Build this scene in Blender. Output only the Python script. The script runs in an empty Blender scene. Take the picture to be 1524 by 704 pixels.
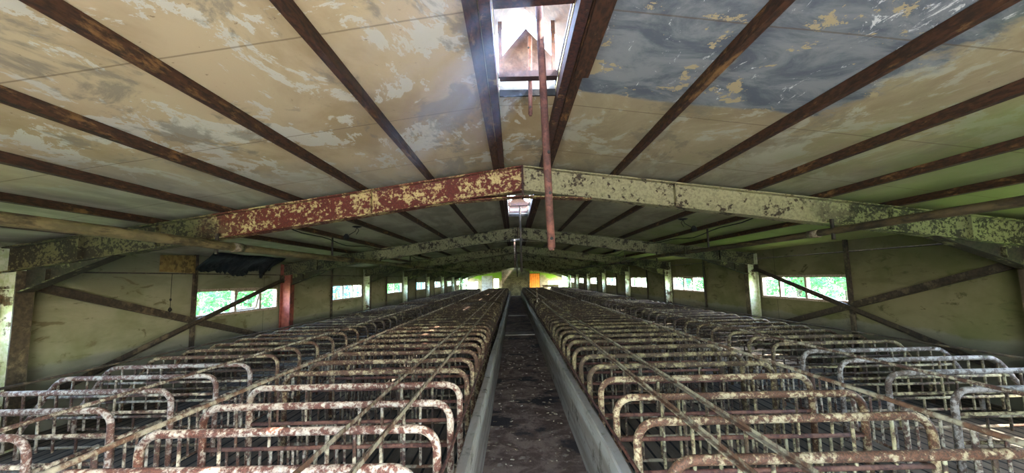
import bpy, math, random
from mathutils import Vector, Matrix
R = random.Random(7)
sc = bpy.context.scene
COL = sc.collection
EYE = 1.90
CAMX = -0.139
PITCH = 0.5986           # spacing of the stalls
BAY = 6.05
def F(k): return 5.0 + BAY * k
def zt(x): return EYE + 1.40 - 0.1365 * abs(x)     # top of the rafters
CEIL = 0.085                                        # purlin depth: ceiling above rafters
WALL = 6.5
NCOL = 6.18                                        # inner face of the columns

# ------------------------------------------------------------------ materials
def new_mat(name):
    m = bpy.data.materials.new(name); m.use_nodes = True
    nt = m.node_tree; nt.nodes.clear()
    return m, nt
def N(nt, t, **k):
    n = nt.nodes.new(t)
    for a, v in k.items():
        if a.startswith('i_'):
            key = a[2:]
            n.inputs[int(key) if key.isdigit() else key.replace('_', ' ')].default_value = v
        else: setattr(n, a, v)
    return n
def L(nt, a, b): nt.links.new(a, b)
def srgb(r, g, b):
    f = lambda c: (c / 255 / 12.92) if c / 255 <= .04045 else ((c / 255 + .055) / 1.055) ** 2.4
    return (f(r), f(g), f(b), 1)
def noise(nt, vec, scale, detail=6, rough=.6, dist=0.0):
    n = N(nt, 'ShaderNodeTexNoise'); n.inputs['Scale'].default_value = scale
    n.inputs['Detail'].default_value = detail; n.inputs['Roughness'].default_value = rough
    n.inputs['Distortion'].default_value = dist
    if vec is not None: L(nt, vec, n.inputs['Vector'])
    return n.outputs['Fac']
def ramp(nt, fac, a, b):
    n = N(nt, 'ShaderNodeMapRange'); n.interpolation_type = 'SMOOTHSTEP'
    n.inputs['From Min'].default_value = a; n.inputs['From Max'].default_value = b
    L(nt, fac, n.inputs['Value']); return n.outputs['Result']
def mixc(nt, fac, a, b):
    n = N(nt, 'ShaderNodeMix', data_type='RGBA')
    if isinstance(fac, (int, float)): n.inputs[0].default_value = fac
    else: L(nt, fac, n.inputs[0])
    for s, i in ((a, 6), (b, 7)):
        if isinstance(s, tuple): n.inputs[i].default_value = s
        else: L(nt, s, n.inputs[i])
    return n.outputs[2]
def math_(nt, op, a, b=None):
    n = N(nt, 'ShaderNodeMath', operation=op)
    for s, i in ((a, 0), (b, 1)):
        if s is None: continue
        if isinstance(s, (int, float)): n.inputs[i].default_value = s
        else: L(nt, s, n.inputs[i])
    return n.outputs[0]
def pos(nt, scale=None):
    g = N(nt, 'ShaderNodeNewGeometry').outputs['Position']
    if scale is None: return g
    m = N(nt, 'ShaderNodeMapping'); m.inputs['Scale'].default_value = scale
    L(nt, g, m.inputs['Vector']); return m.outputs['Vector']
def xyz(nt):
    s = N(nt, 'ShaderNodeSeparateXYZ'); L(nt, pos(nt), s.inputs[0]); return s.outputs
def finish(nt, col, rough=.85, bump=None, bstr=.3, metal=0.0, spec=.3):
    b = N(nt, 'ShaderNodeBsdfPrincipled')
    if isinstance(col, tuple): b.inputs['Base Color'].default_value = col
    else: L(nt, col, b.inputs['Base Color'])
    b.inputs['Roughness'].default_value = rough; b.inputs['Metallic'].default_value = metal
    b.inputs['Specular IOR Level'].default_value = spec
    if bump is not None:
        bn = N(nt, 'ShaderNodeBump'); bn.inputs['Strength'].default_value = bstr
        bn.inputs['Distance'].default_value = .02
        L(nt, bump, bn.inputs['Height']); L(nt, bn.outputs[0], b.inputs['Normal'])
    o = N(nt, 'ShaderNodeOutputMaterial'); L(nt, b.outputs[0], o.inputs[0])
def rusty(name, paint, paint2, rust, rust2, thr, scale=9.0, width=.03, stretch=None, rough=.75, grime=None):
    """old paint flaking off rusted steel; thr = how much rust (0..1 around .5)"""
    m, nt = new_mat(name); p = pos(nt, stretch)
    a = noise(nt, p, scale, 8, .68); c = noise(nt, p, scale * .28, 3, .5)
    v = math_(nt, 'ADD', math_(nt, 'MULTIPLY', a, .62), math_(nt, 'MULTIPLY', c, .38))
    k = ramp(nt, v, thr - width, thr + width)
    pc = mixc(nt, ramp(nt, noise(nt, p, scale * 1.7, 4), .4, .65), paint, paint2)
    rc = mixc(nt, ramp(nt, noise(nt, p, scale * 3.1, 5), .38, .64), rust, rust2)
    c = mixc(nt, k, rc, pc)
    if grime:      # damp ends of the roof beams: mouldy paint, black in blotches
        x = xyz(nt)[0]
        x = {'L': math_(nt, 'MULTIPLY', x, -1.0), 'R': x, 'B': math_(nt, 'ABSOLUTE', x)}[grime[0]]
        e = ramp(nt, math_(nt, 'ADD', x, math_(nt, 'MULTIPLY', noise(nt, pos(nt), 1.7, 6), 2.2)), 4.5, 5.5)
        bl = ramp(nt, math_(nt, 'ADD', math_(nt, 'MULTIPLY', noise(nt, pos(nt), 24, 7, .7), .6), math_(nt, 'MULTIPLY', noise(nt, pos(nt), 3.2, 5), .4)), .475, .535)
        c = mixc(nt, e, c, mixc(nt, bl, grime[2], grime[1]))
    finish(nt, c, rough, v, .35, spec=.3)
    return m
def mottled(name, cols, scale=3.0, rough=.9, stretch=None, bstr=.25):
    m, nt = new_mat(name); p = pos(nt, stretch)
    c = cols[0]
    for i, q in enumerate(cols[1:]):
        c = mixc(nt, ramp(nt, noise(nt, p, scale * (1 + 1.7 * i), 7, .62, .3), .46, .56), c, q)
    finish(nt, c, rough, noise(nt, p, scale * 9, 6), bstr, spec=.2)
    return m
M = {}
M['hoop'] = rusty('flaking cream tube', srgb(188, 166, 140), srgb(150, 130, 104), srgb(100, 60, 38), srgb(68, 41, 27), .515, 26, .05)
M['hoop_inner_left'] = rusty('flaking cream tube with pink primer', srgb(180, 160, 138), srgb(148, 124, 104), srgb(102, 60, 44), srgb(72, 42, 31), .51, 30, .05)
M['hoop_outer_left'] = rusty('flaking pale tube', srgb(166, 150, 136), srgb(134, 118, 104), srgb(100, 66, 52), srgb(70, 47, 37), .51, 30, .05)
M['hoop_inner_right'] = rusty('flaking ochre tube', srgb(168, 146, 112), srgb(136, 116, 84), srgb(92, 58, 38), srgb(62, 41, 27), .53, 28, .05)
M['hoop_outer_right'] = rusty('flaking mauve grey tube', srgb(138, 127, 118), srgb(112, 102, 94), srgb(78, 60, 48), srgb(56, 45, 36), .50, 26, .05)
M['hoop_mid'] = rusty('brown cream tube', srgb(160, 140, 108), srgb(126, 106, 78), srgb(88, 56, 38), srgb(56, 38, 26), .53, 28, .05)
M['hoop_mid_olive'] = rusty('olive tube', srgb(140, 122, 88), srgb(108, 94, 66), srgb(76, 54, 36), srgb(50, 38, 26), .525, 28, .05)
M['bar_mid'] = rusty('dull worn bar', srgb(140, 128, 104), srgb(108, 96, 76), srgb(72, 52, 40), srgb(50, 38, 30), .53, 18, .05)
M['bar_olive'] = rusty('olive worn bar', srgb(156, 142, 108), srgb(120, 108, 80), srgb(76, 56, 40), srgb(52, 40, 30), .51, 18, .05)
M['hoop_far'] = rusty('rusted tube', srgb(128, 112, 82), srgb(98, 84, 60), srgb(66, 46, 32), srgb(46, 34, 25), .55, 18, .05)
M['bar'] = rusty('worn bar', srgb(172, 158, 136), srgb(128, 114, 94), srgb(84, 56, 44), srgb(56, 40, 32), .51, 18, .05)
M['rail'] = rusty('dull rail', srgb(150, 136, 112), srgb(124, 110, 92), srgb(98, 66, 46), srgb(74, 50, 36), .50, 12, .05)
M['rail_red'] = rusty('red brown rail', srgb(112, 74, 58), srgb(96, 62, 50), srgb(84, 48, 38), srgb(60, 36, 30), .5, 12, .05)
M['purlin'] = rusty('rusty purlin steel', srgb(128, 92, 52), srgb(98, 66, 36), srgb(72, 44, 26), srgb(44, 29, 19), .585, 16, .05, (1, .3, 1))
M['ridge'] = rusty('dark rust steel', srgb(140, 110, 72), srgb(112, 80, 52), srgb(74, 44, 32), srgb(46, 32, 28), .61, 14, .04)
M['raft_red'] = rusty('red primer with flaking cream paint', srgb(196, 170, 112), srgb(168, 142, 90), srgb(106, 44, 30), srgb(82, 38, 26), .53, 22, .035, None, .75, ('L', srgb(96, 88, 56), srgb(46, 38, 26)))
M['raft_pale'] = rusty('cream paint with rust specks', srgb(154, 141, 102), srgb(130, 120, 84), srgb(72, 54, 34), srgb(50, 40, 26), .445, 17, .03, None, .75, ('R', srgb(130, 128, 84), srgb(54, 50, 32)))
M['raft_far'] = rusty('grimy cream paint', srgb(134, 124, 92), srgb(106, 100, 72), srgb(60, 48, 34), srgb(42, 36, 27), .465, 13, .04, None, .75, ('B', srgb(92, 88, 62), srgb(36, 32, 24)))
M['haunch'] = rusty('grimy haunch paint', srgb(112, 108, 74), srgb(88, 84, 58), srgb(50, 42, 30), srgb(34, 30, 23), .55, 8, .03)
M['col_red'] = rusty('red oxide column', srgb(150, 84, 72), srgb(128, 66, 58), srgb(92, 48, 40), srgb(70, 40, 34), .4, 6, .04)
M['col_pale'] = rusty('pale column paint', srgb(190, 188, 160), srgb(160, 164, 120), srgb(92, 72, 48), srgb(70, 60, 38), .44, 7, .03)
M['col_shade'] = rusty('shaded column flange', srgb(112, 98, 74), srgb(92, 82, 62), srgb(70, 58, 42), srgb(50, 42, 32), .55, 7, .06)  # aisle side of the columns, its shade painted darker than the window-lit web
M['col_red_shade'] = rusty('shaded red column flange', srgb(120, 58, 48), srgb(100, 48, 40), srgb(84, 40, 34), srgb(62, 34, 28), .5, 7, .06)  # same shade put into the colour of the red column's flange
M['pipe_dark'] = rusty('dark brown pipe', srgb(92, 76, 50), srgb(76, 62, 42), srgb(62, 50, 34), srgb(46, 38, 27), .5, 9, .05, (1, .3, 1))
M['pipe'] = rusty('olive grimy pipe', srgb(124, 106, 70), srgb(98, 86, 56), srgb(82, 66, 40), srgb(58, 48, 30), .47, 9, .05, (1, .3, 1))
M['pipe_rust'] = rusty('rust red pipe', srgb(104, 64, 50), srgb(90, 55, 43), srgb(76, 45, 36), srgb(60, 36, 29), .5, 22, .06)
M['brace'] = rusty('dark brace steel', srgb(96, 82, 64), srgb(74, 64, 52), srgb(62, 50, 40), srgb(44, 38, 32), .55, 7, .05)
M['black'] = mottled('black grime', [srgb(34, 32, 30), srgb(48, 44, 40)], 8)
M['membrane'] = mottled('black torn membrane', [srgb(26, 32, 36), srgb(44, 46, 46), srgb(20, 22, 24)], 4, .6)
M['wood'] = mottled('brown stained board', [srgb(120, 96, 54), srgb(92, 74, 44), srgb(136, 112, 66)], 4)
M['tan_wood'] = mottled('tan board', [srgb(176, 146, 108), srgb(150, 120, 88)], 5)
M['orange'] = mottled('orange planks', [srgb(226, 128, 40), srgb(196, 100, 30)], 5, .7, (6, 1, .5))  # orange paint also stands in for strong light on the planks
M['grey_panel'] = mottled('grey panel', [srgb(132, 126, 118), srgb(112, 106, 100)], 3)
M['frame'] = mottled('window frame paint', [srgb(150, 128, 112), srgb(118, 98, 84), srgb(168, 152, 138)], 14, .7)
M['hood'] = rusty('rusty vent sheet', srgb(84, 64, 58), srgb(72, 54, 49), srgb(64, 42, 36), srgb(52, 36, 33), .52, 9, .06)
M['trunk'] = mottled('bark', [srgb(86, 72, 56), srgb(66, 56, 46)], 6)
M['litter'] = mottled('dry litter', [srgb(128, 112, 90), srgb(96, 80, 62)], 20)

def wall_mat(name, a, b, stain, moss, moss_lo):
    m, nt = new_mat(name); x = xyz(nt)
    p = pos(nt, (1, .45, 1.3))
    c = mixc(nt, ramp(nt, noise(nt, p, 1.6, 7, .6, .4), .4, .62), a, b)
    c = mixc(nt, ramp(nt, noise(nt, p, 4.2, 8, .65, .8), .57, .66), c, stain)
    c = mixc(nt, math_(nt, 'MULTIPLY', ramp(nt, noise(nt, pos(nt), .55, 5, .6), moss_lo, moss_lo + .2), .8), c, moss)
    # tide mark left by slurry on the foot of the wall
    tide = math_(nt, 'ADD', x[2], math_(nt, 'MULTIPLY', noise(nt, pos(nt), 1.1, 4), .35))
    c = mixc(nt, math_(nt, 'MULTIPLY', ramp(nt, tide, 1.12, 1.06), .45), c, srgb(118, 112, 104))
    # joints of the cast panels
    fy = math_(nt, 'PINGPONG', math_(nt, 'ADD', x[1], 40.0 - 8.0 + .04), BAY / 2)
    c = mixc(nt, math_(nt, 'MULTIPLY', ramp(nt, fy, .012, .004), .7), c, srgb(48, 44, 36))
    finish(nt, c, .92, noise(nt, p, 14, 7, .65), .3, spec=.15)
    return m
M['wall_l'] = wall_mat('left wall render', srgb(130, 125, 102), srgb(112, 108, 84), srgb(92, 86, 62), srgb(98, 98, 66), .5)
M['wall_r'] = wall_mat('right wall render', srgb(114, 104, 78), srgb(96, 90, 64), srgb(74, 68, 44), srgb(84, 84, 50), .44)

def ceiling_mat():
    m, nt = new_mat('peeling ceiling board'); x = xyz(nt)
    p = pos(nt, (1, .55, 1))
    big = noise(nt, p, 1.15, 9, .62, .35)
    flake = noise(nt, pos(nt, (1, .6, 1)), 1.9, 11, .7, .5)
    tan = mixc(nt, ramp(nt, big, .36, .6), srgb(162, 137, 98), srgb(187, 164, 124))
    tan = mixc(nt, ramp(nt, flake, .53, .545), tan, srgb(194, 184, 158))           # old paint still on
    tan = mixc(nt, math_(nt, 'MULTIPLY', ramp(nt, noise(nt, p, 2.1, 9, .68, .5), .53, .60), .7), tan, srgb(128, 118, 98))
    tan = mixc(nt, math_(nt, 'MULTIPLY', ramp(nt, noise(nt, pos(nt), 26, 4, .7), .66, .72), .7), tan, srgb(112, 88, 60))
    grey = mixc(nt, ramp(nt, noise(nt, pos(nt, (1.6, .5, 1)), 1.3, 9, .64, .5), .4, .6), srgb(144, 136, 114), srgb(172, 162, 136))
    # tan in the first bay, greyer beyond it and towards the eaves
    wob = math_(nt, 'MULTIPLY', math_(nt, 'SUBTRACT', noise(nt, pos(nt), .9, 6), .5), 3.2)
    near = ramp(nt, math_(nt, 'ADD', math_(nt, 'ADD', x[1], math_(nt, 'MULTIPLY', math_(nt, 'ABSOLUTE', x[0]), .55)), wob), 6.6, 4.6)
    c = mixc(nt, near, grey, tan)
    # right slope: washed-out blue grey boards with chips
    bl = mixc(nt, ramp(nt, noise(nt, pos(nt, (1, 1.5, 1)), 2.2, 9, .68, .6), .38, .62), srgb(92, 96, 98), srgb(132, 132, 126))
    bl = mixc(nt, ramp(nt, noise(nt, pos(nt), 3.1, 9, .7, .3), .585, .60), bl, srgb(172, 152, 112))
    bl = mixc(nt, ramp(nt, noise(nt, pos(nt, (2.2, 1, 1)), 3.6, 10, .78, .8), .605, .625), bl, srgb(206, 202, 190))
    w2 = math_(nt, 'MULTIPLY', math_(nt, 'SUBTRACT', noise(nt, pos(nt), 1.6, 8, .65), .5), .5)
    inx = math_(nt, 'MULTIPLY', ramp(nt, math_(nt, 'ADD', x[0], w2), .30, .36), ramp(nt, math_(nt, 'ADD', x[0], math_(nt, 'MULTIPLY', w2, 3.0)), 2.35, 2.15))
    blue = math_(nt, 'MULTIPLY', inx, ramp(nt, math_(nt, 'ADD', x[1], math_(nt, 'MULTIPLY', w2, .5)), 3.04, 2.98))
    c = mixc(nt, blue, c, bl)
    # rest of the right slope greyer, green window light painted in towards the right eaves
    rs = math_(nt, 'MULTIPLY', ramp(nt, x[0], .3, .5), math_(nt, 'SUBTRACT', 1.0, blue))
    c = mixc(nt, math_(nt, 'MULTIPLY', rs, .55), c, mixc(nt, ramp(nt, flake, .44, .58), srgb(124, 112, 84), srgb(150, 138, 106)))
    green_cast = math_(nt, 'ADD', math_(nt, 'MULTIPLY', x[0], .085), math_(nt, 'MULTIPLY', noise(nt, p, 1.5, 6), .5))
    c = mixc(nt, math_(nt, 'MULTIPLY', ramp(nt, green_cast, .42, .7), .75), c, srgb(126, 138, 72))
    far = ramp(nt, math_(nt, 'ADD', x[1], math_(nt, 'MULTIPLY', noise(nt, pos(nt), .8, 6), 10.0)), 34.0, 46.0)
    c = mixc(nt, math_(nt, 'MULTIPLY', far, .8), c, mixc(nt, ramp(nt, flake, .4, .6), srgb(176, 176, 86), srgb(206, 194, 130)))   # paler yellow green painted in for daylight bounced at the far end
    # board joints across the slope
    fy = math_(nt, 'PINGPONG', math_(nt, 'ADD', math_(nt, 'ADD', x[1], 30.0 - 3.0), math_(nt, 'MULTIPLY', w2, .05)), .605)
    c = mixc(nt, math_(nt, 'MULTIPLY', ramp(nt, fy, .010, .003), .55), c, srgb(96, 78, 52))
    finish(nt, c, .93, flake, .25, spec=.12)
    return m
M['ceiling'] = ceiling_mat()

def floor_mat():
    m, nt = new_mat('barn floor'); x = xyz(nt)
    dirt = mixc(nt, ramp(nt, noise(nt, pos(nt), 3.2, 9, .68, .5), .42, .6), srgb(86, 66, 54), srgb(126, 104, 88))
    dirt = mixc(nt, ramp(nt, noise(nt, pos(nt), 7, 9, .7), .58, .64), dirt, srgb(142, 126, 110))
    dirt = mixc(nt, ramp(nt, noise(nt, pos(nt), 1.2, 6), .54, .62), dirt, srgb(48, 40, 36))
    slat = mixc(nt, ramp(nt, noise(nt, pos(nt, (1, .3, 1)), 4, 8, .65), .4, .62), srgb(80, 70, 58), srgb(110, 98, 84))
    gap = math_(nt, 'PINGPONG', math_(nt, 'ADD', x[0], 20.0), .075)
    slat = mixc(nt, ramp(nt, gap, .016, .011), slat, srgb(22, 20, 18))
    k = ramp(nt, math_(nt, 'ABSOLUTE', x[0]), .58, .6)
    finish(nt, mixc(nt, k, dirt, slat), .88, noise(nt, pos(nt), 16, 8, .7), .6, spec=.25)
    return m
M['floor'] = floor_mat()
def curb_mat():
    m, nt = new_mat('board marked concrete'); p = pos(nt, (1, .25, 5))
    c = mixc(nt, ramp(nt, noise(nt, p, 2.4, 7, .6), .38, .64), srgb(128, 116, 102), srgb(152, 142, 130))
    c = mixc(nt, ramp(nt, noise(nt, pos(nt), 5, 8, .7), .54, .66), c, srgb(88, 78, 64))
    finish(nt, c, .88, noise(nt, p, 9, 7), .5, spec=.2); return m
M['curb'] = curb_mat()
def stone_mat(name, a, b, mortar, moss, mlo):
    m, nt = new_mat(name)
    br = N(nt, 'ShaderNodeTexBrick'); br.inputs['Scale'].default_value = 2.2
    mp = N(nt, 'ShaderNodeMapping'); mp.inputs['Rotation'].default_value = (math.radians(90), 0, 0)
    L(nt, pos(nt), mp.inputs['Vector']); L(nt, mp.outputs[0], br.inputs['Vector'])
    br.inputs['Color1'].default_value = a; br.inputs['Color2'].default_value = b; br.inputs['Mortar'].default_value = mortar
    c = mixc(nt, ramp(nt, noise(nt, pos(nt), 1.5, 7, .65), .45, .62), br.outputs['Color'], mortar)
    x = xyz(nt)
    mo = math_(nt, 'ADD', math_(nt, 'MULTIPLY', x[2], .2), math_(nt, 'MULTIPLY', noise(nt, pos(nt), 1.0, 6), .7))
    c = mixc(nt, ramp(nt, mo, mlo, mlo + .1), c, moss)
    finish(nt, c, .92, noise(nt, pos(nt), 12, 6), .4); return m
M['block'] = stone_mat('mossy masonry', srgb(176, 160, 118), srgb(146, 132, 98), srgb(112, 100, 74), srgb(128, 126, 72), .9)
M['endwall'] = stone_mat('end masonry', srgb(150, 128, 92), srgb(128, 110, 80), srgb(112, 98, 72), srgb(104, 128, 36), .70)

def glass_mat():
    m, nt = new_mat('dusty window glass')
    t = N(nt, 'ShaderNodeBsdfTransparent'); t.inputs[0].default_value = (.93, .97, .96, 1)
    g = N(nt, 'ShaderNodeBsdfGlossy'); g.inputs['Roughness'].default_value = .05
    d = N(nt, 'ShaderNodeBsdfDiffuse'); d.inputs[0].default_value = srgb(190, 200, 196)
    lw = N(nt, 'ShaderNodeLayerWeight'); lw.inputs[0].default_value = .5
    fr = math_(nt, 'ADD', math_(nt, 'MULTIPLY', math_(nt, 'POWER', lw.outputs['Facing'], 5.0), .3), .03)
    a = N(nt, 'ShaderNodeMixShader'); L(nt, fr, a.inputs[0]); L(nt, t.outputs[0], a.inputs[1]); L(nt, g.outputs[0], a.inputs[2])
    b = N(nt, 'ShaderNodeMixShader'); L(nt, math_(nt, 'MULTIPLY', ramp(nt, noise(nt, pos(nt), 3, 6), .4, .7), .14), b.inputs[0])
    L(nt, a.outputs[0], b.inputs[1]); L(nt, d.outputs[0], b.inputs[2])
    o = N(nt, 'ShaderNodeOutputMaterial'); L(nt, b.outputs[0], o.inputs[0]); return m
M['glass'] = glass_mat()
def leaf_mat(name, a, b):
    m, nt = new_mat(name)
    c = mixc(nt, ramp(nt, noise(nt, pos(nt), 1.8, 4), .38, .62), a, b)
    d = N(nt, 'ShaderNodeBsdfDiffuse'); t = N(nt, 'ShaderNodeBsdfTranslucent')
    L(nt, c, d.inputs[0]); L(nt, c, t.inputs[0])
    s = N(nt, 'ShaderNodeMixShader'); s.inputs[0].default_value = .4
    L(nt, d.outputs[0], s.inputs[1]); L(nt, t.outputs[0], s.inputs[2])
    o = N(nt, 'ShaderNodeOutputMaterial'); L(nt, s.outputs[0], o.inputs[0]); return m
M['leaf_a'] = leaf_mat('blue green leaves', srgb(38, 84, 106), srgb(62, 112, 98))
M['leaf_b'] = leaf_mat('yellow green leaves', srgb(48, 100, 56), srgb(84, 128, 66))
M['ground'] = mottled('rough grass', [srgb(112, 140, 66), srgb(140, 156, 84), srgb(96, 112, 58)], 1.2)
M['bounce_slab'] = mottled('pale concrete yard', [srgb(190, 184, 174), srgb(168, 162, 152)], 1.5)

# ------------------------------------------------------------------ mesh builder
class MB:
    def __init__(s): s.v = []; s.f = []; s.smooth = []
    def quadbox(s, c):          # 8 corners, bottom ccw then top ccw
        b = len(s.v); s.v += [tuple(p) for p in c]
        for q in ((3, 2, 1, 0), (4, 5, 6, 7), (0, 1, 5, 4), (1, 2, 6, 5), (2, 3, 7, 6), (3, 0, 4, 7)):
            s.f.append(tuple(b + i for i in q)); s.smooth.append(False)
        return s
    def box(s, x0, x1, y0, y1, z0, z1):
        return s.quadbox([(x0, y0, z0), (x1, y0, z0), (x1, y1, z0), (x0, y1, z0), (x0, y0, z1), (x1, y0, z1), (x1, y1, z1), (x0, y1, z1)])
    def bar(s, a, b, w, h, up=(0, 0, 1)):   # rectangular bar from a to b
        a, b = Vector(a), Vector(b); d = (b - a).normalized(); up = Vector(up)
        if abs(d.dot(up)) > .99: up = Vector((0, 1, 0))
        r = d.cross(up).normalized(); u = r.cross(d).normalized()
        r *= w / 2; u *= h / 2
        return s.quadbox([a - r - u, a + r - u, b + r - u, b - r - u, a - r + u, a + r + u, b + r + u, b - r + u])
    def tube(s, pts, r, n=8, cap=True):
        pts = [Vector(p) for p in pts]; b = len(s.v); m = len(pts)
        rs = r if isinstance(r, (list, tuple)) else [r] * m
        prev = None
        for i, p in enumerate(pts):
            d = (pts[min(i + 1, m - 1)] - pts[max(i - 1, 0)]).normalized()
            if prev is None:
                up = Vector((0, 0, 1)) if abs(d.z) < .9 else Vector((0, 1, 0))
                u = d.cross(up).normalized()
            else:
                u = (prev - d * prev.dot(d)).normalized()
            prev = u; w = d.cross(u)
            for j in range(n):
                t = 2 * math.pi * j / n
                s.v.append(tuple(p + (u * math.cos(t) + w * math.sin(t)) * rs[i]))
        for i in range(m - 1):
            for j in range(n):
                k = (j + 1) % n
                s.f.append((b + i * n + j, b + (i + 1) * n + j, b + (i + 1) * n + k, b + i * n + k)); s.smooth.append(True)
        if cap:
            s.f.append(tuple(b + j for j in range(n))); s.smooth.append(False)
            s.f.append(tuple(b + (m - 1) * n + j for j in reversed(range(n)))); s.smooth.append(False)
        return s
    def prism(s, poly, axis, a, b):   # polygon (2-D) extruded along axis from a to b
        def P(p, t): return {'x': (t, p[0], p[1]), 'y': (p[0], t, p[1]), 'z': (p[0], p[1], t)}[axis]
        n = len(poly); k = len(s.v)
        s.v += [P(p, a) for p in poly] + [P(p, b) for p in poly]
        s.f.append(tuple(range(k, k + n))); s.f.append(tuple(reversed(range(k + n, k + 2 * n)))); s.smooth += [False, False]
        for i in range(n):
            j = (i + 1) % n
            s.f.append((k + i, k + n + i, k + n + j, k + j)); s.smooth.append(False)
        return s
    def mesh(s, name, mat):
        me = bpy.data.meshes.new(name); me.from_pydata(s.v, [], s.f)
        me.polygons.foreach_set('use_smooth', s.smooth)
        me.materials.append(mat); me.update()
        import bmesh
        bm = bmesh.new(); bm.from_mesh(me); bmesh.ops.recalc_face_normals(bm, faces=bm.faces); bm.to_mesh(me); bm.free()
        return me
    def build(s, name, mat, parent=None):
        o = bpy.data.objects.new(name, s.mesh(name, mat)); COL.objects.link(o)
        if parent is not None: o.parent = parent
        return o
def tag(o, label=None, cat=None, group=None, kind=None):
    if label: o['label'] = label
    if cat: o['category'] = cat
    if group: o['group'] = group
    if kind: o['kind'] = kind
    return o
def empty(name, loc, label, cat, group=None, rz=0):
    o = bpy.data.objects.new(name, None); COL.objects.link(o)
    o.location = loc; o.rotation_euler = (0, 0, rz); o.empty_display_size = .1
    return tag(o, label, cat, group)
def struct(o): o['kind'] = 'structure'; return o
def copy_tree(o, parent=None):
    c = o.copy(); COL.objects.link(c)
    if parent is not None: c.parent = parent
    for ch in o.children: copy_tree(ch, c)
    return c
ONES = 'first second third fourth fifth sixth seventh eighth ninth tenth eleventh twelfth thirteenth fourteenth fifteenth sixteenth seventeenth eighteenth nineteenth'.split()
TENS = {20: 'twent', 30: 'thirt', 40: 'fort', 50: 'fift'}
def ordinal(n):
    if n < 20: return ONES[n - 1]
    t = n // 10 * 10
    return TENS[t] + 'ieth' if n == t else TENS[t] + 'y-' + ONES[n - t - 1]

# ------------------------------------------------------------------ setting
Y0, Y1, YE = -2.0, 47.35, 53.4
struct(MB().box(-WALL - .1, WALL + .1, Y0 - .2, YE + .2, -.12, 0).build('floor', M['floor']))
struct(MB().box(-90, 90, -60, 130, -.4, -.13).build('ground', M['ground']))
struct(MB().box(-14, 14, -22, Y0 - .25, -.13, -.02).build('ground_bounce_slab', M['bounce_slab']))  # unseen pale slab added to bounce sunlight up to the near ceiling

VENT = [(F(k) - 3.02 - 1.05, F(k) - 3.02 + 1.02) for k in range(0, 8)]
ce = MB()
for s in (-1, 1):
    pts = [(.22, .22), (WALL + .1, WALL + .1)]
    a, b = .22, WALL + .15
    za, zb = zt(a) + CEIL, zt(b) + CEIL
    ce.prism([(s * a, za), (s * b, zb), (s * b, zb + .05), (s * a, za + .05)], 'y', Y0 - .3, YE + .2)
zr = zt(.22) + CEIL - .012
y = Y0 - .3
for a, b in VENT + [(YE + .2, None)]:
    ce.box(-.235, .235, y, a, zr, zr + .05); y = b
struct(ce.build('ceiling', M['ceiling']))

Z0, Z1 = 1.24, 1.82
BAYS = list(range(-1, 7))
def side_wall(s, name, mat):
    w = MB(); a, b = (WALL, WALL + .1) if s > 0 else (-WALL - .1, -WALL)
    top = zt(WALL) + CEIL + .02
    w.box(a, b, Y0 - .2, Y1, 0, Z0); w.box(a, b, Y0 - .2, Y1, Z1, top)
    y = Y0 - .2
    for k in BAYS:
        w.box(a, b, y, F(k) + 3.06, Z0, Z1); y = F(k) + BAY - .16
    w.box(a, b, y, Y1, Z0, Z1)
    w.box(a, b, Y1, YE, 0, .3)
    return struct(w.build(name, mat))
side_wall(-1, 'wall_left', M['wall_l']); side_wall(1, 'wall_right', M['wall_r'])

wn = 0
def window(s, k, mull, tilt=None):
    global wn; wn += 1
    x0, x1 = WALL - .02, WALL + .06
    ya, yb = F(k) + 3.06, F(k) + BAY - .16
    e = bpy.data.objects.new('window_%d' % wn, None); COL.objects.link(e); e['kind'] = 'structure'
    e.location = (s * WALL, (ya + yb) / 2, Z0)
    o = Vector(e.location)
    f = MB(); t = .055
    X = sorted((s * x0 - o.x, s * x1 - o.x))
    def bx(m, y0, y1, z0, z1): m.box(X[0], X[1], y0 - o.y, y1 - o.y, z0 - o.z, z1 - o.z)
    bx(f, ya, yb, Z0, Z0 + t); bx(f, ya, yb, Z1 - t, Z1); bx(f, ya, ya + t, Z0 + t, Z1 - t); bx(f, yb - t, yb, Z0 + t, Z1 - t)
    for q in mull: bx(f, ya + q * (yb - ya) - .036, ya + q * (yb - ya) + .036, Z0 + t, Z1 - t)
    f.build('window_frame', M['frame'], e)
    ed = [0] + list(mull) + [1]
    xg = s * (WALL + .02) - o.x
    for i in range(len(ed) - 1):
        p, q = ya + ed[i] * (yb - ya) + .03 - o.y, ya + ed[i + 1] * (yb - ya) - .03 - o.y
        if tilt == i:
            sh = MB(); h = Z1 - Z0 - .09; w2 = q - p
            for (a0, a1, c0, c1) in ((0, w2, 0, .035), (0, w2, h - .035, h), (0, .035, .035, h - .035), (w2 - .035, w2, .035, h - .035)):
                sh.box(-.015, .015, a0, a1, c0 - h, c1 - h)
            so = sh.build('opening_sash', M['frame'], e); so.location = (xg - s * .05, p, Z1 - .05 - o.z)
            so.rotation_euler = (0, s * math.radians(-14), 0)
            MB().box(-.003, .003, .03, w2 - .03, .03 - h, -.03).build('glass_pane', M['glass'], so)
        else:
            MB().box(xg - .003, xg + .003, p, q, .04, Z1 - Z0 - .04).build('glass_pane', M['glass'], e)
for k in BAYS:
    window(-1, k, {0: (.42, .74), 1: (.33, .66), 2: (.5,), 3: (.25, .5, .75)}.get(k, (.33, .66)), 1 if k == 0 else None)
    window(1, k, {0: (.42, .74), 1: (.34, .62)}.get(k, (.33, .66)), 1 if k == 1 else None)

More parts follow.
